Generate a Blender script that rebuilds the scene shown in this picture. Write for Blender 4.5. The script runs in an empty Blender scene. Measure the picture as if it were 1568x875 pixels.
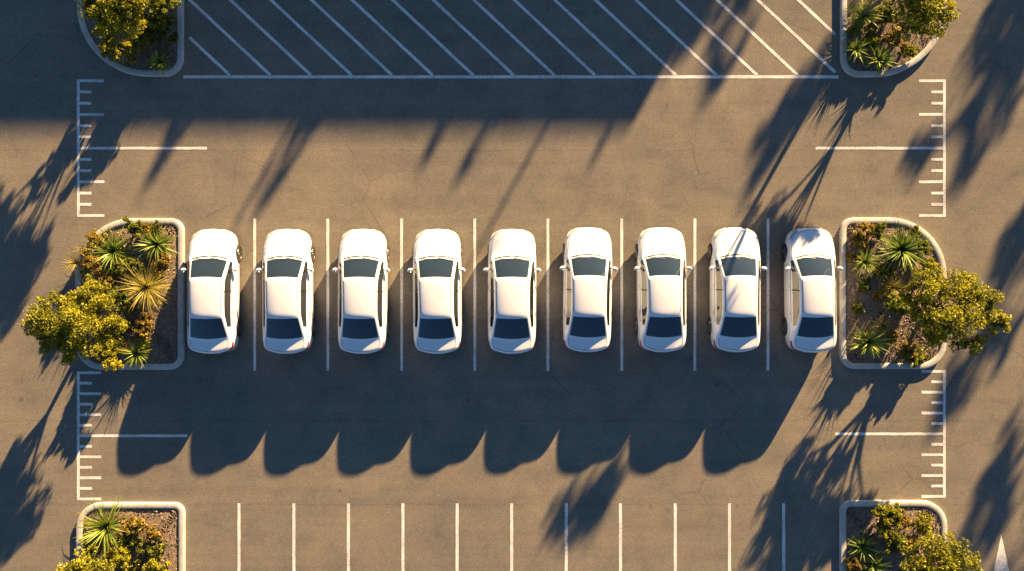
import bpy, bmesh, math, random
import numpy as np
from mathutils import Vector, Matrix
from mathutils.bvhtree import BVHTree
random.seed(7); rng=np.random.default_rng(7)
S=40.0; CAMH=31.0
def W(px,py,h=0.0):
    k=(1-h/CAMH)
    return ((px-784)/S*k,(437.5-py)/S*k)
scene=bpy.context.scene
COL=scene.collection

# ---------------------------------------------------------------- materials
def newmat(name):
    m=bpy.data.materials.new(name); m.use_nodes=True
    nt=m.node_tree; b=nt.nodes['Principled BSDF']
    return m,nt,b
def N(nt,t,**kw):
    n=nt.nodes.new(t)
    for k,v in kw.items():
        if k in n.inputs.keys(): n.inputs[k].default_value=v
        else: setattr(n,k,v)
    return n
def ramp(nt,fac,stops):
    r=nt.nodes.new('ShaderNodeValToRGB'); e=r.color_ramp.elements
    while len(e)<len(stops): e.new(0.5)
    for i,(p,c) in enumerate(stops):
        e[i].position=p; e[i].color=(c[0],c[1],c[2],1)
    nt.links.new(fac,r.inputs[0]); return r.outputs[0]
def noise(nt,scale,detail=4,rough=.55,vec=None,dist=0):
    n=nt.nodes.new('ShaderNodeTexNoise'); n.inputs['Scale'].default_value=scale
    n.inputs['Detail'].default_value=detail; n.inputs['Roughness'].default_value=rough
    n.inputs['Distortion'].default_value=dist
    if vec is not None: nt.links.new(vec,n.inputs['Vector'])
    return n.outputs['Fac']
def mul(nt,a,b,fac=1.0,mode='MULTIPLY'):
    m=nt.nodes.new('ShaderNodeMix'); m.data_type='RGBA'; m.blend_type=mode
    m.inputs[0].default_value=fac
    nt.links.new(a,m.inputs[6])
    if isinstance(b,tuple): m.inputs[7].default_value=(*b,1)
    else: nt.links.new(b,m.inputs[7])
    return m.outputs[2]
def simple(name,col,rough=.5,metal=0,coat=0,var=0.0,scale=20):
    m,nt,b=newmat(name)
    b.inputs['Roughness'].default_value=rough; b.inputs['Metallic'].default_value=metal
    b.inputs['Coat Weight'].default_value=coat; b.inputs['Coat Roughness'].default_value=.05
    tc=N(nt,'ShaderNodeTexCoord')
    f=noise(nt,scale,4,.6,tc.outputs['Object'])
    lo=tuple(c*(1-var) for c in col); hi=tuple(min(1,c*(1+var)) for c in col)
    nt.links.new(ramp(nt,f,[(.3,lo),(.7,hi)]),b.inputs['Base Color'])
    return m

def asphalt_nodes(nt):
    tc=N(nt,'ShaderNodeTexCoord'); P=tc.outputs['Object']
    big=noise(nt,.11,5,.6,P)
    mid=noise(nt,.9,6,.65,P,.6)
    blotch=noise(nt,5.5,5,.75,P,.3)
    fine=noise(nt,17,4,.85,P)
    grain=noise(nt,45,2,.7,P)
    c=ramp(nt,big,[(.3,(.164,.154,.136)),(.72,(.232,.203,.164))])
    c=mul(nt,c,ramp(nt,mid,[(.28,(.80,.83,.86)),(.5,(1,1,1)),(.75,(1.18,1.13,1.06))]))
    c=mul(nt,c,ramp(nt,blotch,[(.3,(.88,.88,.89)),(.68,(1.10,1.09,1.08))]))
    c=mul(nt,c,ramp(nt,fine,[(.32,(.68,.68,.68)),(.68,(1.30,1.30,1.30))]))
    c=mul(nt,c,ramp(nt,grain,[(.3,(.62,.62,.62)),(.5,(1,1,1)),(.72,(1.6,1.6,1.6))]))
    mp=N(nt,'ShaderNodeMapping'); mp.inputs['Scale'].default_value=(.05,1.1,1); nt.links.new(P,mp.inputs[0])
    st=noise(nt,1.6,5,.6,mp.outputs[0])
    c=mul(nt,c,ramp(nt,st,[(.32,(.92,.92,.93)),(.6,(1.04,1.04,1.04))]))
    vo=N(nt,'ShaderNodeTexVoronoi',Scale=.55); nt.links.new(P,vo.inputs['Vector'])
    c=mul(nt,c,ramp(nt,vo.outputs['Distance'],[(.02,(.5,.5,.52)),(.075,(1,1,1))]),.6)
    # pale dust patches
    du=noise(nt,.45,7,.75,P,1.2)
    c=mul(nt,c,ramp(nt,du,[(.62,(1,1,1)),(.76,(1.28,1.22,1.12))]))
    return P,c,fine,grain
m_asph,nt,b=newmat('asphalt')
P,c,fine,grain=asphalt_nodes(nt)
sx=N(nt,'ShaderNodeSeparateXYZ'); nt.links.new(P,sx.inputs[0])
wob=noise(nt,.8,3,.6,P)
ad=N(nt,'ShaderNodeMath',operation='MULTIPLY_ADD'); nt.links.new(wob,ad.inputs[0]); ad.inputs[1].default_value=.16; nt.links.new(sx.outputs['Y'],ad.inputs[2])
for yy in (5.25,-8.3,-5.1,13.0):
    d=N(nt,'ShaderNodeMath',operation='SUBTRACT'); nt.links.new(ad.outputs[0],d.inputs[0]); d.inputs[1].default_value=yy
    a=N(nt,'ShaderNodeMath',operation='ABSOLUTE'); nt.links.new(d.outputs[0],a.inputs[0])
    c=mul(nt,c,ramp(nt,a.outputs[0],[(.008,(.74,.74,.74)),(.035,(1,1,1))]),.5)
# hairline cracks, only in some areas
wv=N(nt,'ShaderNodeMix',data_type='RGBA'); wv.inputs[0].default_value=.12
nz=N(nt,'ShaderNodeTexNoise',Scale=1.4,Detail=5.0); nt.links.new(P,nz.inputs['Vector'])
nt.links.new(P,wv.inputs[6]); nt.links.new(nz.outputs['Color'],wv.inputs[7])
cr=N(nt,'ShaderNodeTexVoronoi',feature='DISTANCE_TO_EDGE',Scale=.42); nt.links.new(wv.outputs[2],cr.inputs['Vector'])
cm=ramp(nt,cr.outputs['Distance'],[(.0,(.62,.62,.62)),(.012,(1,1,1))])
msk=N(nt,'ShaderNodeMix',data_type='RGBA'); nt.links.new(ramp(nt,noise(nt,.16,3,.6,P),[(.52,(0,0,0)),(.64,(.8,.8,.8))]),msk.inputs[0])
msk.inputs[6].default_value=(1,1,1,1); nt.links.new(cm,msk.inputs[7])
c=mul(nt,c,msk.outputs[2])
nt.links.new(c,b.inputs['Base Color']); b.inputs['Roughness'].default_value=.9
b.inputs['Specular IOR Level'].default_value=.25
bp=N(nt,'ShaderNodeBump',Strength=.3,Distance=.01); nt.links.new(fine,bp.inputs['Height']); nt.links.new(bp.outputs[0],b.inputs['Normal'])

m_paint,nt,b=newmat('road_paint')
P,c,fine,grain=asphalt_nodes(nt)
wear=noise(nt,12,6,.8,P)
wear2=noise(nt,1.1,3,.6,P)
s=N(nt,'ShaderNodeMath',operation='MULTIPLY_ADD'); nt.links.new(wear2,s.inputs[0]); s.inputs[1].default_value=.5; nt.links.new(wear,s.inputs[2])
mx=N(nt,'ShaderNodeMix',data_type='RGBA')
rp2=ramp(nt,s.outputs[0],[(.68,(0,0,0)),(.98,(.8,.8,.8))])
nt.links.new(rp2,mx.inputs[0]); mx.inputs[6].default_value=(.80,.80,.80,1); nt.links.new(c,mx.inputs[7])
nt.links.new(mx.outputs[2],b.inputs['Base Color']); b.inputs['Roughness'].default_value=.75

m_kerb,nt,b=newmat('kerb_concrete')
tc=N(nt,'ShaderNodeTexCoord'); P=tc.outputs['Object']
c=ramp(nt,noise(nt,2.2,6,.7,P),[(.3,(.38,.37,.35)),(.6,(.55,.54,.52))])
c=mul(nt,c,ramp(nt,noise(nt,40,3,.8,P),[(.3,(.82,.82,.82)),(.7,(1.12,1.12,1.12))]))
c=mul(nt,c,ramp(nt,noise(nt,6,5,.8,P,1.0),[(.28,(.55,.53,.5)),(.42,(1,1,1))]))
nt.links.new(c,b.inputs['Base Color']); b.inputs['Roughness'].default_value=.9

m_soil,nt,b=newmat('mulch_soil')
tc=N(nt,'ShaderNodeTexCoord'); P=tc.outputs['Object']
c=ramp(nt,noise(nt,9,8,.8,P),[(.3,(.08,.06,.05)),(.5,(.20,.155,.12)),(.7,(.32,.25,.19))])
nt.links.new(c,b.inputs['Base Color']); b.inputs['Roughness'].default_value=1
bp=N(nt,'ShaderNodeBump',Strength=.8,Distance=.04); nt.links.new(noise(nt,22,4,.8,P),bp.inputs['Height']); nt.links.new(bp.outputs[0],b.inputs['Normal'])

def leafmat(name,stops,trans=.4,rough=.55):
    m,nt,b=newmat(name)
    at=N(nt,'ShaderNodeAttribute',attribute_name='shade')
    c=ramp(nt,at.outputs['Fac'],stops)
    nt.links.new(c,b.inputs['Base Color']); b.inputs['Roughness'].default_value=rough
    b.inputs['Specular IOR Level'].default_value=.3
    if trans>0:
        tr=N(nt,'ShaderNodeBsdfTranslucent'); nt.links.new(c,tr.inputs['Color'])
        mx=N(nt,'ShaderNodeMixShader'); mx.inputs[0].default_value=trans
        nt.links.new(b.outputs[0],mx.inputs[1]); nt.links.new(tr.outputs[0],mx.inputs[2])
        nt.links.new(mx.outputs[0],nt.nodes['Material Output'].inputs['Surface'])
    return m
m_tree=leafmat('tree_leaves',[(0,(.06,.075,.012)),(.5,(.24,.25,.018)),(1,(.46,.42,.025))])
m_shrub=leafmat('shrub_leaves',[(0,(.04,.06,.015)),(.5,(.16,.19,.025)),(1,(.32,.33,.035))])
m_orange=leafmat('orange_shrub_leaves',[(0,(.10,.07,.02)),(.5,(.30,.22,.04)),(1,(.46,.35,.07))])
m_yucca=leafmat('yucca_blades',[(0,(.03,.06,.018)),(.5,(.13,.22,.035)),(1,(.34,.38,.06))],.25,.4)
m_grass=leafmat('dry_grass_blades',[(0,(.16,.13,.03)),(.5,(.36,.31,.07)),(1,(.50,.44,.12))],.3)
m_chip=leafmat('mulch_chips',[(0,(.06,.045,.035)),(.5,(.22,.165,.12)),(1,(.46,.36,.28))],0,.9)
m_bark=simple('bark',(.13,.095,.07),.9,var=.35)
m_white=simple('white_car_paint',(.80,.84,.90),.28,coat=1.0,var=.01,scale=3)
m_black=simple('black_trim',(.015,.015,.017),.45,var=.1)
m_tyre=simple('tyre_rubber',(.022,.022,.022),.8,var=.2)
m_rim=simple('alloy_rim',(.5,.5,.52),.3,metal=1,var=.05)
m_red=simple('tail_light_red',(.50,.012,.02),.15,coat=1,var=.1)
m_lamp=simple('headlight_lens',(.30,.33,.37),.12,coat=1,var=.2)
m_seat=simple('seat_leather',(.12,.115,.11),.6,var=.15)
m_dash=simple('dashboard',(.22,.24,.22),.6,var=.6,scale=4)
m_gap=simple('panel_gap',(.16,.16,.17),.8,var=.1)
m_plate=simple('licence_plate',(.6,.6,.55),.5,var=.1)
def glassmat(name,tint,ior,body,bf):
    m,nt,b=newmat(name)
    t=N(nt,'ShaderNodeBsdfTransparent',Color=(*tint,1))
    b.inputs['Base Color'].default_value=(*body,1); b.inputs['Roughness'].default_value=.08
    m1=N(nt,'ShaderNodeMixShader'); m1.inputs[0].default_value=bf
    nt.links.new(t.outputs[0],m1.inputs[1]); nt.links.new(b.outputs[0],m1.inputs[2])
    g=N(nt,'ShaderNodeBsdfGlossy',Roughness=.04,Color=(1,1,1,1))
    f=N(nt,'ShaderNodeFresnel',IOR=ior)
    mx=N(nt,'ShaderNodeMixShader'); nt.links.new(f.outputs[0],mx.inputs[0])
    nt.links.new(m1.outputs[0],mx.inputs[1]); nt.links.new(g.outputs[0],mx.inputs[2])
    nt.links.new(mx.outputs[0],nt.nodes['Material Output'].inputs['Surface'])
    return m
m_wind=glassmat('windscreen_glass',(.82,.92,.90),2.2,(.07,.11,.115),.25)  # grey-green body colour mixes in a painted reflection haze
m_tint_sky=glassmat('tinted_glass_sky_tone',(.05,.08,.1),1.8,(.006,.035,.055),.8)  # dark rear glass; blue sky reflection painted into its body colour
m_side=glassmat('side_glass',(.08,.10,.11),1.7,(.015,.02,.025),.6)

# ---------------------------------------------------------------- mesh helpers
class MB:
    def __init__(s): s.v=[];s.f=[];s.m=[];s.sh=[]
    def add(s,vs,fs,mi=0,shade=.5):
        o=len(s.v); s.v.extend([tuple(v) for v in vs])
        s.f.extend([tuple(i+o for i in f) for f in fs]); s.m.extend([mi]*len(fs))
        s.sh.extend([shade]*len(vs) if np.isscalar(shade) else list(shade))
    def mesh(s,name,mats,smooth=False):
        me=bpy.data.meshes.new(name); me.from_pydata(s.v,[],s.f)
        for m in mats: me.materials.append(m)
        me.polygons.foreach_set('material_index',s.m)
        if smooth: me.polygons.foreach_set('use_smooth',[True]*len(s.f))
        a=me.attributes.new('shade','FLOAT','POINT'); a.data.foreach_set('value',np.array(s.sh,dtype=np.float32))
        me.update(); return me
def obj(name,me,parent=None,loc=(0,0,0)):
    o=bpy.data.objects.new(name,me); COL.objects.link(o); o.location=loc
    if parent: o.parent=parent
    return o
def empty(name,loc=(0,0,0),rz=0):
    o=bpy.data.objects.new(name,None); COL.objects.link(o); o.location=loc; o.rotation_euler[2]=rz
    o.empty_display_size=.3; return o
def tube(mb,pts,rad,mi=0,seg=8,shade=.5):
    pts=[Vector(p) for p in pts]; vs=[];fs=[]
    for i,p in enumerate(pts):
        d=(pts[min(i+1,len(pts)-1)]-pts[max(i-1,0)]).normalized()
        u=d.orthogonal().normalized(); w=d.cross(u)
        for k in range(seg):
            a=2*math.pi*k/seg; vs.append(p+(u*math.cos(a)+w*math.sin(a))*rad[i])
    for i in range(len(pts)-1):
        for k in range(seg):
            a=i*seg+k;b=i*seg+(k+1)%seg; fs.append((a,b,b+seg,a+seg))
    fs.append(tuple(range(seg))[::-1]); fs.append(tuple((len(pts)-1)*seg+k for k in range(seg)))
    mb.add(vs,fs,mi,shade)
def box(mb,c,s,mi=0,bev=0.0):
    x,y,z=c
    bm=bmesh.new(); bmesh.ops.create_cube(bm,size=1)
    for v in bm.verts: v.co=Vector((v.co.x*s[0],v.co.y*s[1],v.co.z*s[2]))
    if bev>0: bmesh.ops.bevel(bm,geom=bm.edges[:],offset=bev,segments=2,affect='EDGES')
    bm.verts.index_update()
    mb.add([(v.co.x+x,v.co.y+y,v.co.z+z) for v in bm.verts],[[v.index for v in f.verts] for f in bm.faces],mi)
    bm.free()
def leaves(mb,cent,size,mi,shade,aspect=.5,updir=0.0):
    n=len(cent)
    a=rng.normal(size=(n,3)); a/=np.linalg.norm(a,axis=1)[:,None]
    nrm=rng.normal(size=(n,3))
    if updir: nrm[:,2]=np.abs(nrm[:,2])+updir
    b=np.cross(nrm,a); b/=np.linalg.norm(b,axis=1)[:,None]
    a=np.cross(b,nrm); a/=np.linalg.norm(a,axis=1)[:,None]
    L=(size*rng.uniform(.6,1.4,n))[:,None]
    v=np.stack([cent-a*L,cent+b*L*aspect,cent+a*L,cent-b*L*aspect],1).reshape(-1,3)
    f=np.arange(4*n).reshape(-1,4)
    o=len(mb.v); mb.v.extend(map(tuple,v.tolist())); mb.f.extend(map(tuple,(f+o).tolist()))
    mb.m.extend([mi]*n); mb.sh.extend(np.repeat(np.clip(shade,0,1),4).tolist())
def clump(mb,c,r,n,size,mi,bias=0,flat=.75,aspect=.5,sub=.35,ksub=None):
    c=np.array(c)
    k=ksub or max(5,int(13*(r/ .8)**2))
    for i in range(k):
        d=rng.normal(size=3); d/=np.linalg.norm(d)
        rr=r*rng.uniform(.35,1.05)
        if d[2]<-.4: d[2]*=-.6
        sc=c+d*rr*np.array([1,1,flat])
        sr=sub*rng.uniform(.6,1.25)*min(1,r/.7)
        m=max(10,int(n/k))
        q=rng.normal(size=(m,3)); q/=np.linalg.norm(q,axis=1)[:,None]
        q*= (rng.uniform(.45,1.05,m)**.7)[:,None]*sr
        q[:,2]*=.8
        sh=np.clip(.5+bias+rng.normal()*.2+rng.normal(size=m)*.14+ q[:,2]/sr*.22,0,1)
        leaves(mb,sc+q,size,mi,sh,aspect)
def blades(mb,c,r,n,width,mi,elev=(5,80),droop=.4,bias=0):
    cx,cy,cz=c
    for i in range(n):
        az=rng.uniform(0,2*math.pi); el=math.radians(rng.uniform(*elev)); L=r*rng.uniform(.6,1.12)
        dh=np.array([math.cos(az),math.sin(az),0]); side=np.array([-math.sin(az),math.cos(az),0])
        side=side+np.array([0,0,rng.normal()*.45]); side/=np.linalg.norm(side)
        vs=[];sg=5; p=np.array([cx,cy,cz+.04])+dh*.03; e=el; w0=width*rng.uniform(.7,1.2)
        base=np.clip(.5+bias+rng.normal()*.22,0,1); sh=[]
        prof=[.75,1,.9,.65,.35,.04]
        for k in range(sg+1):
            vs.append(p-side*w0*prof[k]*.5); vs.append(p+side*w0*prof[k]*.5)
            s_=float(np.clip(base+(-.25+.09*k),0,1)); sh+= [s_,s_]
            p=p+(dh*math.cos(e)+np.array([0,0,math.sin(e)]))*L/sg
            e-=droop*rng.uniform(.3,.6)
            if p[2]<cz+.02: p[2]=cz+.02
        mb.add(vs,[(2*k,2*k+1,2*k+3,2*k+2) for k in range(sg)],mi,sh)

# ---------------------------------------------------------------- ground
me=bpy.data.meshes.new('ground'); me.from_pydata([(-400,-400,0),(400,-400,0),(400,400,0),(-400,400,0)],[],[(0,1,2,3)])
me.materials.append(m_asph); obj('asphalt_ground',me)

# ---------------------------------------------------------------- markings
mk=MB(); ZP=.004
def line(p,q,w=4.0):
    (x0,y0),(x1,y1)=W(*p),W(*q); d=Vector((x1-x0,y1-y0)); L=d.length; d/=L; n=Vector((-d.y,d.x))*(w/S/2)
    k=max(1,int(L/.25)); a=[];
    for i in range(k+1):
        t=i/k; j1=random.uniform(-.005,.005); j2=random.uniform(-.005,.005)
        px,py=x0+(x1-x0)*t,y0+(y1-y0)*t; u=n.normalized()
        a.append((px+n.x+u.x*j1,py+n.y+u.y*j1,ZP)); a.append((px-n.x-u.x*j2,py-n.y-u.y*j2,ZP))
    mk.add(a,[(2*i+1,2*i+3,2*i+2,2*i) for i in range(k)])
def finish(name):
    global mk
    o=obj(name,mk.mesh(name,[m_paint])); mk=MB(); return o
line((281,118),(1284,118),4.8)
TOP=-260
for k in range(0,21):
    bx=352+62.1*k; by=115.4; s=1.07
    x1,y1=bx,by
    if x1>1279: y1=by-(x1-1279)/s; x1=1279
    x0=290; y0=by-(bx-290)/s
    if y0<TOP: y0=TOP; x0=bx-(by-TOP)*s
    if y1-y0>8: line((x0,y0),(x1,y1),4.6)
finish('hatched_zone_marking')
def ruler(x,sgn,ys,lens):
    line((x,ys[0]-2),(x,ys[-1]+2),4.2)
    for y,l in zip(ys,lens): line((x+2.2*sgn,y),(x+sgn*l,y),4.2)
    finish('bay_tick_marking')
ruler(120,1,[124+17.2*i for i in range(13)],[39,20,20,39,20,20,197,20,20,40,20,20,40])
ruler(120,1,[571+16.1*i for i in range(13)],[35,21,35,21,35,21,167,21,35,21,35,21,35])
ruler(1446,-1,[124+17.2*i for i in range(13)],[39,20,20,39,20,20,197,20,20,39,20,20,39])
ruler(1446,-1,[569+15.95*i for i in range(13)],[35,20,35,20,35,20,167,20,35,20,35,20,35])
for x in (390,502,615,727,839,952,1064,1176): line((x,335),(x,568),4.2)
finish('parking_bay_lines')
for x in (366,450,533.5,617,700,783.5,867,950,1034,1117,1200): line((x,771),(x,1010),4.6)
finish('parking_bay_lines')
ar=MB(); p=[W(1533,818),W(1512,925),W(1527,918),W(1527,1060),W(1540,1060),W(1540,918),W(1556,925)]
ar.add([(x,y,ZP) for x,y in p],[(0,1,2,5,6),(2,3,4,5)])
obj('painted_arrow',ar.mesh('arrow',[m_paint]))

# ---------------------------------------------------------------- islands
def outline(x0,x1,y0,y1,r,d=0):
    pts=[]; x0+=d;x1-=d;y0+=d;y1-=d; q=[max(.03,a-d) for a in r]; seg=14
    def arc(cx,cy,rr,a0,a1):
        for i in range(seg+1):
            a=math.radians(a0+(a1-a0)*i/seg); pts.append((cx+rr*math.cos(a),cy+rr*math.sin(a)))
    arc(x0+q[0],y1-q[0],q[0],180,90); arc(x1-q[1],y1-q[1],q[1],90,0)
    arc(x1-q[2],y0+q[2],q[2],0,-90); arc(x0+q[3],y0+q[3],q[3],-90,-180)
    out=[]
    for i,p in enumerate(pts):
        n=pts[(i+1)%len(pts)]; out.append(p)
        if i%(seg+1)==seg:
            for k in range(1,12): out.append((p[0]+(n[0]-p[0])*k/12,p[1]+(n[1]-p[1])*k/12))
    return out
def island(px0,px1,py0,py1,r):
    (x0,y1),(x1,y0)=W(px0,py0),W(px1,py1); r=[a/S for a in r]
    root=empty('planting_island',((x0+x1)/2,(y0+y1)/2,0)); ox,oy=root.location.x,root.location.y
    mb=MB(); prof=[(0,0),(0,.11),(.012,.13),(.03,.138),(.19,.138),(.21,.13),(.225,.11),(.225,.02)]
    rings=[outline(x0,x1,y0,y1,r,d) for d,z in prof]; n=len(rings[0]); vs=[]
    for (d,z),R in zip(prof,rings): vs+=[(a-ox,b-oy,z) for a,b in R]
    fs=[]
    for k in range(len(prof)-1):
        for i in range(n):
            j=(i+1)%n; fs.append((k*n+i,k*n+j,(k+1)*n+j,(k+1)*n+i)[::-1])
    mb.add(vs,fs); k=obj('kerb',mb.mesh('kerb',[m_kerb],True),root)
    mb=MB(); inner=outline(x0,x1,y0,y1,r,.224); vs=[];R=16
    cx,cy=(x0+x1)/2,(y0+y1)/2
    for q in range(R):
        t=1-q/R
        for (a,b) in inner:
            X=cx+(a-cx)*t;Y=cy+(b-cy)*t
            z=.08+.10*(1-t**3)+(0 if q==0 else random.uniform(-.018,.018)); vs.append((X-ox,Y-oy,z))
    vs.append((0,0,.18)); fs=[]
    for q in range(R-1):
        for i in range(n):
            j=(i+1)%n; fs.append((q*n+i,(q+1)*n+i,(q+1)*n+j,q*n+j))
    for i in range(n): fs.append(((R-1)*n+i,len(vs)-1,(R-1)*n+(i+1)%n))
    mb.add(vs,fs); obj('soil',mb.mesh('soil',[m_soil],True),root)
    mb=MB(); cnt=0; cs=[]
    while cnt<3500:
        i=random.randrange(n); t=math.sqrt(random.random())*.98
        a,b=inner[i]; c,d=inner[(i+1)%n]; u=random.random(); a+= (c-a)*u; b+=(d-b)*u
        cs.append((cx+(a-cx)*t-ox,cy+(b-cy)*t-oy,.09+.10*(1-t**3)+random.uniform(0,.02))); cnt+=1
    cs=np.array(cs); leaves(mb,cs,.035,0,rng.uniform(0,1,len(cs)),.55,.5)
    obj('mulch_chips',mb.mesh('mulch_chips',[m_chip]),root)
island(118,283,335,566,(88,20,22,40))
island(1285,1447,334,565,(20,88,40,22))
island(120,282,-130,118,(100,25,28,108))
island(1286,1449,-130,119,(25,100,112,28))
island(119,284,769,1010,(38,16,25,100))
island(1285,1448,766,1010,(16,38,100,25))

# ---------------------------------------------------------------- plants
def shrub(px,py,rpx,h=.6,mat=None,bias=0,size=.045,dens=1.0,name='shrub'):
    mat=mat or m_shrub
    x,y=W(px,py,h); r=rpx/S*1.1
    mb=MB()
    for k in range(5):
        a=random.uniform(0,6.28); q=r*.5
        tube(mb,[(0,0,.1),(math.cos(a)*q*.5,math.sin(a)*q*.5,h*.5),(math.cos(a)*q,math.sin(a)*q,h)],[.02,.014,.006],1,5)
    for j in range(4):
        a=random.uniform(0,6.28); q=r*random.uniform(.15,.5)
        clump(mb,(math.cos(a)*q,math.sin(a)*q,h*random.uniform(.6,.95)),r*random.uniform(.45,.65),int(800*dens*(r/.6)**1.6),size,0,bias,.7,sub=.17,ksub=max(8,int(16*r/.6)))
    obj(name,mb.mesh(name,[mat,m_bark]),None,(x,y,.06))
def yucca(px,py,rpx,h=.45,n=95,mat=None,w=.055,bias=0,name='yucca_plant',elev=(2,78),droop=.32):
    x,y=W(px,py,h); mb=MB()
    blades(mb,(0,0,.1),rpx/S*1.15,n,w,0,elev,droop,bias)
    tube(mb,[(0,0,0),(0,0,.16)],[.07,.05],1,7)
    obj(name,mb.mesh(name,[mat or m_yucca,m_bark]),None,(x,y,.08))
def grass(px,py,rpx,h=.35,n=330,bias=0,mat=None,w=.02):
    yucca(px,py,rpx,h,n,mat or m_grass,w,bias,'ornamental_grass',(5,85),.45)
def tree(px,py,h,lobes,mat=None,n=2100,size=.048,name='small_tree',bias=0):
    x,y=W(px,py,h)
    mb=MB(); fork=Vector((random.uniform(-.1,.1),random.uniform(-.1,.1),h*.45))
    tube(mb,[(0,0,0),(.03,.02,h*.22),fork],[.11,.085,.07],1,9)
    for (a,b,lh,r) in lobes:
        lx,ly=W(a,b,lh); r=r/S*(1-lh/CAMH)
        t=Vector((lx-x,ly-y,lh)); mid=fork.lerp(t,.5)+Vector((random.uniform(-.1,.1),random.uniform(-.1,.1),.08))
        tube(mb,[fork,mid,t],[.05,.035,.015],1,6)
        for k in range(6):
            e=t+Vector((random.uniform(-1,1),random.uniform(-1,1),random.uniform(-.2,.5)))*r*.7
            tube(mb,[mid.lerp(t,random.uniform(.3,1)),e],[.014,.005],1,4)
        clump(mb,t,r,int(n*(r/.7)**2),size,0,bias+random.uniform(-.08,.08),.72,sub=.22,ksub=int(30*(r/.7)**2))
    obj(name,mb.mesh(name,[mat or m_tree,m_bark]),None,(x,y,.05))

# middle-left
tree(112,495,1.7,[(150,460,1.6,32),(95,455,1.8,18),(80,490,1.9,34),(55,495,1.7,24),(120,500,2.1,40),(165,500,1.6,30),(115,535,1.5,26),(135,440,1.4,20),(85,520,1.6,24),(125,470,1.8,30)],n=2400)
yucca(172,385,38,bias=.15,n=130); yucca(238,374,32,bias=.2,n=120)
grass(226,440,42,w=.03,bias=.2)
shrub(205,352,18,.5); shrub(225,352,12,.35,m_orange); shrub(150,372,18,.5,m_orange); shrub(135,400,24,.7,m_orange,dens=.5); grass(112,402,26,.5,70); grass(128,380,22,.5,60)
shrub(182,458,22,.8,m_shrub,-.1); shrub(222,503,19,.4,m_orange); shrub(226,490,12,.4,m_orange)
yucca(208,541,26,.35,90,m_yucca,.04,.25); shrub(165,545,28,.7,m_tree,.1); shrub(180,415,18,.5,m_shrub,-.1); shrub(252,400,14,.3,m_orange,dens=.6)
shrub(190,505,18,.35,m_shrub,-.15); grass(150,420,24,.5,140); shrub(205,408,18,.4,m_shrub); shrub(240,410,12,.3,m_orange); shrub(185,525,14,.3,m_orange); shrub(200,470,14,.35,m_tree)
grass(183,398,18,.3,120); shrub(225,525,12,.3,m_tree,.1); shrub(160,435,16,.5,m_orange); shrub(238,350,12,.35,m_shrub)
# middle-right
tree(1455,475,1.8,[(1420,440,1.7,34),(1465,450,1.9,34),(1500,470,1.8,34),(1522,490,1.6,24),(1455,490,2.1,38),(1410,478,1.6,30),(1480,520,1.5,24),(1430,515,1.5,22),(1395,450,1.4,18),(1475,428,1.5,18)],n=2400)
yucca(1384,382,44,.5,140,m_yucca,.065,-.05); yucca(1325,402,25,.35,110,m_yucca,.04,.25); shrub(1322,360,22,.4,m_orange); shrub(1348,352,14,.4,m_shrub)
yucca(1331,524,30,.4,120,m_yucca,.05,.3); shrub(1392,533,20,.35,m_orange); grass(1352,500,20,.3,120); shrub(1418,383,16,.6,m_shrub)
shrub(1375,470,26,.7,m_shrub,-.05); grass(1365,440,24,.3,160,-.1); shrub(1405,545,18,.3,m_shrub); shrub(1305,395,10,.25,m_orange)
shrub(1365,520,14,.3,m_orange); shrub(1322,440,14,.25,m_shrub,-.2,dens=.5); shrub(1428,405,18,.7,m_tree); shrub(1312,475,14,.25,m_shrub,-.1,dens=.6); shrub(1350,415,16,.35,m_shrub)
shrub(1400,355,12,.4,m_shrub); shrub(1345,455,12,.3,m_orange,dens=.6)
# top-left
tree(180,0,2.0,[(150,5,1.9,34),(190,20,2.1,36),(205,-10,2.2,34),(160,-25,2.0,34),(135,-20,1.8,22),(200,30,1.8,24),(165,32,1.8,22),(175,8,2.2,30)],n=2400,bias=.06)
shrub(240,38,28,.9,m_shrub,-.1); grass(172,66,30,1.0,170,.2); shrub(165,75,18,1.1,m_tree,.1); yucca(241,92,20,.5,90,m_yucca,.04,.3)
shrub(212,62,20,1.1,m_shrub,.1); shrub(245,5,24,1.3,m_shrub,0); shrub(200,88,12,.8,m_orange); shrub(262,60,12,.6,m_shrub,-.1); shrub(190,70,14,1.2,m_tree,.1); shrub(155,50,14,1.3,m_tree,.1)
# top-right
tree(1425,10,2.2,[(1400,20,2.0,34),(1432,18,2.2,32),(1415,-20,2.2,36),(1380,-10,1.8,28),(1425,42,1.7,20),(1390,40,1.6,22)])
tree(1400,-40,4.3,[(1380,-60,4.3,30),(1420,-50,4.2,28),(1400,-30,3.9,24),(1430,-80,4.3,34)],n=1300)
yucca(1325,22,30,.4,110,m_yucca,.05,.2); yucca(1312,75,22,.35,90,m_yucca,.045,.3); shrub(1372,58,20,.4,m_orange); yucca(1346,92,24,.35,110,m_yucca,.045,.1)
shrub(1362,20,22,.5,m_shrub,-.1); shrub(1388,78,16,.35,m_tree); shrub(1306,45,10,.3,m_shrub); shrub(1340,60,16,.4,m_tree); shrub(1335,45,12,.4,m_orange)
# bottom-left
yucca(162,808,42,.45,140,m_yucca,.06,.25); shrub(208,800,22,.5,m_orange); shrub(238,815,18,.4,m_orange,dens=.7); shrub(232,845,20,.4,m_shrub)
shrub(185,855,26,.5,m_tree,.1); tree(130,885,1.7,[(130,870,1.7,28),(105,885,1.6,28),(160,890,1.8,30)]); shrub(240,872,26,.5,m_tree,.1); shrub(215,900,34,.5,m_shrub); shrub(140,832,20,.4,m_shrub); shrub(195,825,18,.4,m_shrub)
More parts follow.
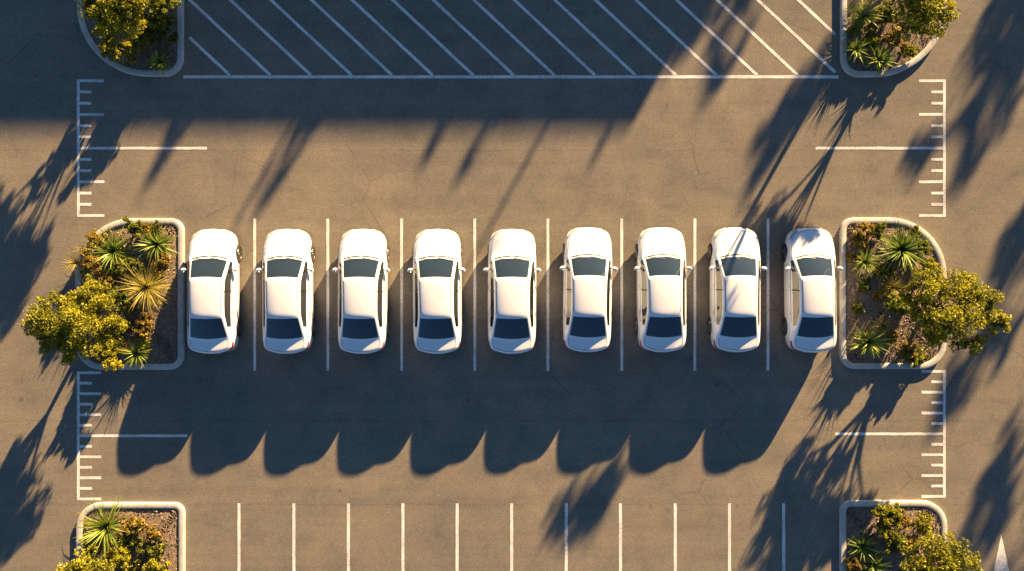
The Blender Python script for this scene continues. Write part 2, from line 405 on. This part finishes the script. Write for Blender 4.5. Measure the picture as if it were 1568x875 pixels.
# bottom-right
tree(1440,868,2.0,[(1425,850,2.0,32),(1455,845,2.0,26),(1400,870,1.9,30),(1470,865,1.9,28),(1440,885,2.1,34)])
shrub(1358,800,30,.5,m_tree,-.1); shrub(1385,800,14,.4,m_orange); shrub(1415,803,20,.4,m_tree,.1); yucca(1322,838,26,.4,90,m_yucca,.045,-.1)
yucca(1340,868,26,.4,90,m_yucca,.05,.2); shrub(1310,868,16,.35,m_orange); shrub(1375,840,22,.5,m_shrub,-.05); shrub(1395,830,14,.4,m_orange)

# ---------------------------------------------------------------- surroundings outside the picture
EL=math.radians(11.2); DX,DY=.485,.8745
L1=1/math.tan(EL)
def basefor(px,py,h):
    x,y=W(px,py); return x+DX*L1*h, y+DY*L1*h
def bigtree_mesh(h,cr,seed,nm='tree'):
    mb=MB(); tube(mb,[(0,0,0),(.1,.05,h*.3),(.05,-.05,h*.62)],[.16,.12,.08],1,9)
    for i in range(8):
        a=random.uniform(0,6.28); r=cr*random.uniform(.1,.8); z=h*random.uniform(.62,.98)
        t=Vector((math.cos(a)*r,math.sin(a)*r,z)); f=Vector((.05,-.05,h*random.uniform(.45,.6)))
        tube(mb,[f,f.lerp(t,.5)+Vector((0,0,.1)),t],[.06,.035,.015],1,6)
        clump(mb,t,cr*.46,480,.085,0,0,.6,sub=.20,ksub=13)
    return mb.mesh(nm,[m_tree,m_bark])
bt=[bigtree_mesh(6.2,1.5,i) for i in range(3)]
def bigtree(px,py,h=5.2,i=0,rot=0,sc=1):
    x,y=basefor(px,py,h*sc); o=obj('eucalyptus_tree',bt[i],None,(x,y,0)); o.rotation_euler[2]=rot; o.scale=(sc,sc,sc)
bigtree(1280,60,5.2,0); bigtree(1145,-70,5.2,1,1.0)
bigtree(1480,150,5.2,2,.5,.95); bigtree(1555,420,5.0,0,2.1,.9); bigtree(1575,680,5.0,1,2.6,.95); bigtree(1600,790,5.2,2,1.6,1.1); bigtree(1560,860,5.2,0,.6,.9)
bigtree(1560,60,5.2,1,.3)
bigtree(1640,230,5.2,0,1.3)
def cypress(tx,ty,h,r):
    x,y=basefor(tx,ty,h); mb=MB(); tube(mb,[(0,0,0),(0,0,h*.8)],[.09,.03],1,7)
    for k in range(16):
        t=k/15; z=.5+(h-.65)*t; rr=r*(math.sin(math.pi*min(1,.25+t*.62)))
        clump(mb,(random.uniform(-.06,.06),random.uniform(-.06,.06),z),max(.16,rr),300,.075,0,-.1,1.0,sub=.24,ksub=9)
    obj('cypress_tree',mb.mesh('cypress',[m_shrub,m_bark]),None,(x,y,0))
HB=6.0
cypress(220,290,6.75,.66); cypress(415,288,6.8,.85); cypress(648,255,6.6,.48); cypress(700,278,6.75,.55); cypress(905,252,6.6,.42)
m_pole=simple('galvanised_steel',(.35,.36,.37),.4,metal=.8,var=.1)
def lamp(tx,ty,h):
    x,y=basefor(tx,ty,h); mb=MB()
    tube(mb,[(0,0,0),(0,0,.3),(0,0,.32),(0,0,h)],[.16,.16,.085,.06],0,12)
    tube(mb,[(0,0,h-.05),(0,-.9,h+.02)],[.035,.03],0,8); box(mb,(0,-1.05,h+.02),(.26,.6,.09),0,.02)
    obj('parking_lot_lamp',mb.mesh('lamp',[m_pole],False),None,(x,y,0))
lamp(350,362,7.2); lamp(683,470,7.8)
m_wall=simple('rendered_wall',(.42,.38,.33),.85,var=.08,scale=2)
m_bglass=simple('shop_glass',(.03,.04,.05),.08,var=.1)
ex,ey=basefor(962,204,HB)
root=empty('commercial_building',(ex-30,ey+9,0))
mb=MB(); box(mb,(0,0,HB/2-.2),(60,18,HB-.4),0)
obj('walls',mb.mesh('walls',[m_wall]),root)
mb=MB()
for (c,s_) in (((0,-8.85,HB-.2),(60.0,.3,.4)),((0,8.85,HB-.2),(60.0,.3,.4)),((-29.85,0,HB-.2),(.3,17.4,.4)),((29.85,0,HB-.2),(.3,17.4,.4))): box(mb,c,s_,0)
obj('parapet',mb.mesh('parapet',[m_wall]),root)
mb=MB()
for i in range(18):
    X=-28+i*3.3
    box(mb,(X,-9.0,1.7),(2.5,.08,2.6),0); box(mb,(X,-9.0,4.4),(2.5,.08,1.2),0)
obj('windows',mb.mesh('windows',[m_bglass]),root)
mb=MB()
for X in (-20,-6,8,19): box(mb,(X,4,HB),(2.2,1.6,.8),0,.05)
obj('roof_units',mb.mesh('roof_units',[m_pole]),root)

# ---------------------------------------------------------------- car
def build_car():
    st=[]
    def hood(y,w,zc,zb=.20):
        return (y,[(.92*w,zb),(.975*w,zb+.1),(w,.52),(.985*w,max(.56,zc-.19)),(.945*w,zc-.085),(.86*w,zc-.045),(.74*w,zc-.022),(.42*w,zc-.006),(0,zc)])
    def mid(y,w,r3,r4,r5,r6,r7,z8):
        return (y,[(.93*w,.19),(.98*w,.29),(w,.54),r3,r4,r5,r6,r7,(0,z8)])
    st.append(hood(2.33,.76,.66,.24)); st.append(hood(2.27,.82,.71,.21)); st.append(hood(2.08,.875,.775)); st.append(hood(1.75,.905,.85)); st.append(hood(1.45,.912,.905))
    st.append(mid(1.33,.912,(.90,.78),(.84,.875),(.765,.915),(.71,.935),(.42,.952),.957))
    st.append(mid(1.28,.912,(.90,.79),(.835,.885),(.755,.925),(.70,.947),(.41,.967),.975))
    st.append(mid(.88,.912,(.905,.81),(.825,.91),(.705,1.085),(.66,1.135),(.38,1.18),1.195))
    st.append(mid(.47,.915,(.908,.82),(.815,.925),(.65,1.275),(.60,1.335),(.34,1.385),1.40))
    st.append(mid(.40,.915,(.908,.82),(.813,.926),(.645,1.30),(.59,1.357),(.335,1.405),1.418))
    st.append(mid(-.15,.915,(.908,.83),(.81,.93),(.63,1.33),(.575,1.385),(.33,1.432),1.445))
    st.append(mid(-.85,.913,(.905,.845),(.81,.945),(.63,1.31),(.58,1.367),(.33,1.415),1.425))
    st.append(mid(-.96,.913,(.905,.85),(.81,.95),(.64,1.285),(.60,1.34),(.34,1.388),1.402))
    st.append(mid(-1.40,.91,(.90,.86),(.81,.96),(.70,1.13),(.67,1.18),(.38,1.225),1.24))
    st.append(mid(-1.84,.90,(.89,.865),(.80,.965),(.755,1.005),(.725,1.025),(.42,1.055),1.065))
    st.append(mid(-1.90,.895,(.885,.865),(.80,.965),(.75,.997),(.715,1.01),(.42,1.033),1.042))
    st.append(hood(-2.08,.88,1.025)); st.append(hood(-2.26,.84,1.015)); st.append(hood(-2.33,.79,.96,.26))
    def kc(y): return float(np.interp(y,[-2.33,-1.75,-1,-.3,.4,1.25,1.8,2.33],[-.24,-.15,-.07,0,.08,.18,.20,.30]))
    def warp(x,y,z): return (x, y-kc(y)*(abs(x)/.9)**2.2, z)
    V=[];F=[];M=[]; idx={}
    def vert(key,co):
        if key not in idx: idx[key]=len(V); V.append(warp(*co))
        return idx[key]
    nS=len(st)
    def g(i,j,s):
        x,z=st[i][1][j]
        if j==8: s=0
        return vert((i,j,s),(x*(s if s else 0),st[i][0],z))
    iy=[s[0] for s in st]
    for i in range(nS-1):
        for j in range(8):
            ya,yb=iy[i],iy[i+1]; mi=0
            if ya<=1.28 and yb>=.47 and j>=6: mi=1
            elif ya<=-.96 and yb>=-1.84 and j>=6: mi=2
            elif j==4 and ya<=1.28 and yb>=-1.40: mi=3
            for s in (1,-1):
                q=[g(i,j,s),g(i,j+1,s),g(i+1,j+1,s),g(i+1,j,s)]
                if s==-1: q=q[::-1]
                F.append(q[::-1]); M.append(mi)
    for i,e in ((0,1),(nS-1,-1)):
        y=st[i][0]; rings=st[i][1]
        def cp(k,r,s):
            if k==8: s=0
            bul={3:.03,2:.05,1:.03,0:-.03}[r]
            return vert(('c',i,k,r,s),(rings[k][0]*s,y+e*bul,rings[r][1]))
        for s in (1,-1):
            def ad(q):
                flip=(s*e==-1); F.append(q[::-1] if not flip else q); M.append(0)
            ad([g(i,4,s),g(i,5,s),cp(5,3,s),g(i,3,s)])
            for r in (3,2,1): ad([g(i,r,s),cp(5,r,s),cp(5,r-1,s),g(i,r-1,s)])
            for k in (5,6,7):
                ad([g(i,k,s),g(i,k+1,s),cp(k+1,3,s),cp(k,3,s)])
                for r in (3,2,1): ad([cp(k,r,s),cp(k+1,r,s),cp(k+1,r-1,s),cp(k,r-1,s)])
    me=bpy.data.meshes.new('b0'); me.from_pydata(V,[],F)
    for m in (m_white,m_wind,m_tint_sky,m_side): me.materials.append(m)
    me.polygons.foreach_set('material_index',M)
    bm=bmesh.new(); bm.from_mesh(me); bmesh.ops.recalc_face_normals(bm,faces=bm.faces[:])
    if sum(f.normal.z for f in bm.faces if f.calc_center_median().z>1)<0: bmesh.ops.reverse_faces(bm,faces=bm.faces[:])
    bm.to_mesh(me); bm.free()
    o=bpy.data.objects.new('tmp',me); COL.objects.link(o)
    md=o.modifiers.new('s','SUBSURF'); md.levels=3; md.render_levels=3
    dg=bpy.context.evaluated_depsgraph_get(); body=bpy.data.meshes.new_from_object(o.evaluated_get(dg))
    bpy.data.objects.remove(o)
    bm=bmesh.new(); bm.from_mesh(body)
    bv=BVHTree.FromBMesh(bm)
    wy=(1.40,-1.38); R=.37
    for cy in wy:
        kill=[f for f in bm.faces if abs(f.calc_center_median().x)>.55 and math.hypot(f.calc_center_median().y-cy,f.calc_center_median().z-.33)<R]
        bmesh.ops.delete(bm,geom=kill,context='FACES')
        for v in bm.verts:
            if abs(v.co.x)>.55 and v.is_boundary and v.co.z>.22:
                d=math.hypot(v.co.y-cy,v.co.z-.33)
                if .25<d<.48: v.co.y=cy+(v.co.y-cy)*R/d; v.co.z=.33+(v.co.z-.33)*R/d
    bm.to_mesh(body); bm.free()
    body.polygons.foreach_set('use_smooth',[True]*len(body.polygons))
    parts=[('body',body)]
    def proj(u,v,axis):
        if axis=='z': o_,d=Vector((u,v,3)),Vector((0,0,-1))
        elif axis=='x+': o_,d=Vector((3,u,v)),Vector((-1,0,0))
        elif axis=='x-': o_,d=Vector((-3,u,v)),Vector((1,0,0))
        elif axis=='y+': o_,d=Vector((u,5,v)),Vector((0,-1,0))
        elif axis=='y-': o_,d=Vector((u,-5,v)),Vector((0,1,0))
        h=bv.ray_cast(o_,d)
        return (h[0],h[1]) if h[0] is not None else (None,None)
    det=MB()
    def ribbon(pts,w,axis,mi=0,off=.002,step=.05):
        P=[]
        for a,b in zip(pts[:-1],pts[1:]):
            L=math.dist(a,b); k=max(1,int(L/step))
            for i in range(k): P.append((a[0]+(b[0]-a[0])*i/k,a[1]+(b[1]-a[1])*i/k))
        P.append(pts[-1]); H=[proj(*p,axis) for p in P]; H=[h for h in H if h[0] is not None]
        vs=[]
        for i,(p,n) in enumerate(H):
            if n.dot(Vector((p.x,p.y,p.z-.4)))<0: n=-n
            t=(H[min(i+1,len(H)-1)][0]-H[max(i-1,0)][0]).normalized(); sd=n.cross(t).normalized()*w/2
            vs+= [p+n*off-sd,p+n*off+sd]
        det.add(vs,[(2*i,2*i+1,2*i+3,2*i+2) for i in range(len(H)-1)],mi)
    def patch(top,bot,axis,mi,off=.003,nu=14,nv=4):
        def samp(c,t):
            n=len(c)-1; k=min(int(t*n),n-1); f=t*n-k
            return (c[k][0]+(c[k+1][0]-c[k][0])*f,c[k][1]+(c[k+1][1]-c[k][1])*f)
        g_=[];miss=set()
        for i in range(nu+1):
            a=samp(top,i/nu);b_=samp(bot,i/nu)
            for j in range(nv+1):
                t=j/nv; h=proj(a[0]+(b_[0]-a[0])*t,a[1]+(b_[1]-a[1])*t,axis)
                if h[0] is None: miss.add(len(g_)); g_.append(Vector((0,0,.5))); continue
                n=h[1]
                if n.dot(Vector((h[0].x,h[0].y,h[0].z-.4)))<0: n=-n
                g_.append(h[0]+n*off)
        fs=[(i*(nv+1)+j,i*(nv+1)+j+1,(i+1)*(nv+1)+j+1,(i+1)*(nv+1)+j) for i in range(nu) for j in range(nv)]
        det.add(g_,[f for f in fs if not miss&set(f)],mi)
    for s in (1,-1):
        ribbon([(s*.30,2.20),(s*.60,2.08),(s*.72,1.88),(s*.785,1.35),(s*.79,1.15)],.018,'z')
        ribbon([(s*.20,1.85),(s*.42,1.65),(s*.5,1.35)],.008,'z')
        ribbon([(s*.70,-1.80),(s*.71,-1.95),(s*.67,-2.10)],.016,'z')
        ribbon([(s*.565,.36),(s*.555,-.15),(s*.56,-.82)],.018,'z',1)
        ax='x+' if s==1 else 'x-'
        ribbon([(.95,.80),(.98,.5),(.93,.30),(-.9,.28),(-1.05,.5),(-1.08,.84)],.010,ax)
        ribbon([(.0,.30),(.0,.88)],.010,ax); ribbon([(.86,.885),(0,.895),(-1.2,.925)],.02,ax,1)
        ribbon([(.0,.95),(-.02,1.28)],.05,ax,1)
        patch([(.22,.865),(.07,.865)],[(.22,.835),(.07,.835)],ax,5,.015); patch([(-.78,.885),(-.93,.885)],[(-.78,.855),(-.93,.855)],ax,5,.015)
        patch([(s*.46,2.19),(s*.62,2.10),(s*.75,1.90)],[(s*.50,2.25),(s*.70,2.10),(s*.82,1.88)],'z',3,.004)
        patch([(s*.5,.66),(s*.66,.68)],[(s*.5,.55),(s*.66,.57)],'y+',3)
        patch([(-2.16,.90),(-1.88,.92)],[(-2.12,.76),(-1.90,.84)],ax,2,.006)
        patch([(s*.40,.90),(s*.78,.90)],[(s*.44,.76),(s*.78,.76)],'y-',2,.006)
    ribbon([(-.67,-2.10),(-.4,-2.2),(0,-2.25),(.4,-2.2),(.67,-2.10)],.016,'z')
    ribbon([(-.30,2.20),(0,2.24),(.30,2.20)],.018,'z')
    patch([(-.36,.60),(0,.62),(.36,.60)],[(-.30,.38),(0,.36),(.30,.38)],'y+',1)
    patch([(-.70,.34),(.70,.34)],[(-.66,.27),(.66,.27)],'y+',1)
    patch([(-.60,.36),(.60,.36)],[(-.58,.28),(.58,.28)],'y-',1)
    patch([(-.26,.74),(.26,.74)],[(-.26,.62),(.26,.62)],'y-',4,.008)
    patch([(-.26,.50),(.26,.50)],[(-.26,.41),(.26,.41)],'y+',4,.008)
    ribbon([(-.66,1.19),(-.4,1.265),(0,1.305),(.4,1.265),(.66,1.19)],.05,'z',1)
    ribbon([(-.5,1.21),(-.15,1.18),(.05,1.14)],.018,'z',1,.012); ribbon([(.05,1.24),(.35,1.18),(.5,1.10)],.018,'z',1,.012)
    parts.append(('trim_and_lights',det.mesh('trim',[m_gap,m_black,m_red,m_lamp,m_plate,m_rim,m_white],True)))
    wh=MB()
    for cy in wy:
        for s in (1,-1):
            seg=40
            def rev(prof,mi):
                vs=[];fs=[]
                for x,r in prof:
                    for k in range(seg):
                        a=2*math.pi*k/seg; vs.append((s*x,cy+r*math.cos(a),.335+r*math.sin(a)))
                for p in range(len(prof)-1):
                    for k in range(seg): a=p*seg+k;b=p*seg+(k+1)%seg; fs.append((a,b,b+seg,a+seg))
                wh.add(vs,fs,mi)
            rev([(.68,.20),(.68,.30),(.70,.328),(.73,.335),(.875,.335),(.91,.325),(.92,.29),(.915,.235),(.905,.228)],0)
            rev([(.905,.228),(.917,.222),(.905,.205),(.80,.20)],1)
            wh.add([(s*.80,cy+.2*math.cos(2*math.pi*k/24),.335+.2*math.sin(2*math.pi*k/24)) for k in range(24)],[tuple(range(24))],2)
            for k in range(5):
                a=2*math.pi*k/5+.3; d=Vector((0,math.cos(a),math.sin(a))); t=Vector((0,-math.sin(a),math.cos(a)))
                c=Vector((s*.90,cy,.335)); w1,w2=.035,.022
                q=[c+d*.02-t*w1,c+d*.02+t*w1,c+d*.21+t*w2,c+d*.21-t*w2]; q2=[p-Vector((s*.03,0,0)) for p in q]
                wh.add(q+q2,[(0,1,2,3),(0,4,5,1),(1,5,6,2),(2,6,7,3),(3,7,4,0)],1)
            tube(wh,[(s*.86,cy,.335),(s*.91,cy,.335)],[.045,.04],1,16)
    parts.append(('wheels',wh.mesh('wheels',[m_tyre,m_rim,m_black])))
    un=MB(); box(un,(0,0,.25),(1.5,4.1,.10),0,.02)
    for cy in wy:
        for s in (1,-1):
            vs=[];fs=[];seg=20
            for x in (.55,.885):
                for k in range(seg+1):
                    a=math.pi*(k/seg)*1.16-.25; vs.append((s*x,cy+.375*math.cos(a),.33+.375*math.sin(a)))
            for k in range(seg): fs.append((k,k+1,k+seg+2,k+seg+1))
            un.add(vs,fs,0)
    parts.append(('underbody',un.mesh('under',[m_black])))
    mi=MB()
    for s in (1,-1):
        vs=[];fs=[];secs=[(.875,.03,.035,.80),(.91,.055,.055,.80),(.96,.07,.07,.795),(1.02,.066,.068,.785),(1.06,.045,.05,.77),(1.075,.015,.02,.76)]
        for X,ry,rz,yc in secs:
            for k in range(12):
                a=2*math.pi*k/12; vs.append((s*X,yc+ry*math.cos(a),.965+rz*math.sin(a)))
        for i in range(len(secs)-1):
            for k in range(12): a=i*12+k;b=i*12+(k+1)%12; fs.append((a,b,b+12,a+12))
        fs.append(tuple(range(12))); fs.append(tuple(60+k for k in range(12)))
        mi.add(vs,fs,0)
        box(mi,(s*.865,.80,.935),(.09,.05,.03),1,.01)
        box(mi,(s*.985,.715,.965),(.13,.012,.09),2,.003)
    parts.append(('mirrors',mi.mesh('mirrors',[m_white,m_black,m_rim],True)))
    it=MB(); box(it,(0,-.1,.42),(1.5,2.6,.10),1)
    box(it,(0,1.0,.80),(1.36,.46,.20),0,.06); box(it,(-.36,.86,.91),(.40,.18,.08),0,.03)
    for X in (-.37,.37):
        box(it,(X,.05,.60),(.50,.52,.2),1,.07); box(it,(X,-.26,.88),(.48,.16,.55),1,.07); box(it,(X,-.28,1.2),(.26,.1,.16),1,.04)
    box(it,(0,-.95,.60),(1.25,.5,.2),1,.07); box(it,(0,-1.2,.85),(1.25,.14,.45),1,.06); box(it,(0,-1.5,.93),(1.3,.45,.05),1,.02)
    box(it,(0,.1,.62),(.2,.9,.16),0,.03)
    seg=20; pts=[(-.37+.18*math.cos(2*math.pi*k/seg),.62+.07*math.sin(2*math.pi*k/seg),.93+.16*math.sin(2*math.pi*k/seg)) for k in range(seg+1)]
    tube(it,pts,[.015]*(seg+1),2,6); tube(it,[(-.37,.62,.93),(-.37,.8,.86)],[.05,.03],2,8)
    parts.append(('interior',it.mesh('interior',[m_dash,m_seat,m_black],True)))
    return parts
parts=build_car()
cars=[(-11.22,0,0),(-8.42,.0,.3),(-5.60,0,-.3),(-2.80,0,.4),(0,.0,-.2),(2.83,.06,-.9),(5.61,.06,.2),(8.38,.06,-.3),(11.2,.05,.5)]
for x,dy,a in cars:
    r=empty('parked_car',(x,-.21+dy,.004),math.radians(a))
    for n_,me_ in parts: obj(n_,me_,r)

# ---------------------------------------------------------------- light
w=bpy.data.worlds.new('World'); scene.world=w; w.use_nodes=True
nt=w.node_tree; bg=nt.nodes['Background']; sky=nt.nodes.new('ShaderNodeTexSky'); sky.sky_type='NISHITA'; sky.sun_disc=False
sky.sun_elevation=EL; sky.sun_rotation=math.atan2(DX,DY); sky.ozone_density=3.6; sky.air_density=1.0; sky.dust_density=.3
nt.links.new(sky.outputs[0],bg.inputs[0]); bg.inputs[1].default_value=.15
sd=bpy.data.lights.new('sun','SUN'); sd.energy=27; sd.angle=math.radians(.55); sd.color=(1.0,.66,.31)
so=bpy.data.objects.new('sun',sd); COL.objects.link(so)
so.rotation_euler=Vector((-DX*math.cos(EL),-DY*math.cos(EL),-math.sin(EL))).to_track_quat('-Z','Y').to_euler()
so.location=(20,30,20)
cam=bpy.data.cameras.new('camera'); cam.lens=36*CAMH/39.2; cam.sensor_width=36; cam.clip_end=1500
co=bpy.data.objects.new('camera',cam); COL.objects.link(co); co.location=(0,0,CAMH); scene.camera=co
scene.view_settings.view_transform='Standard'; scene.view_settings.look='None'; scene.view_settings.exposure=0
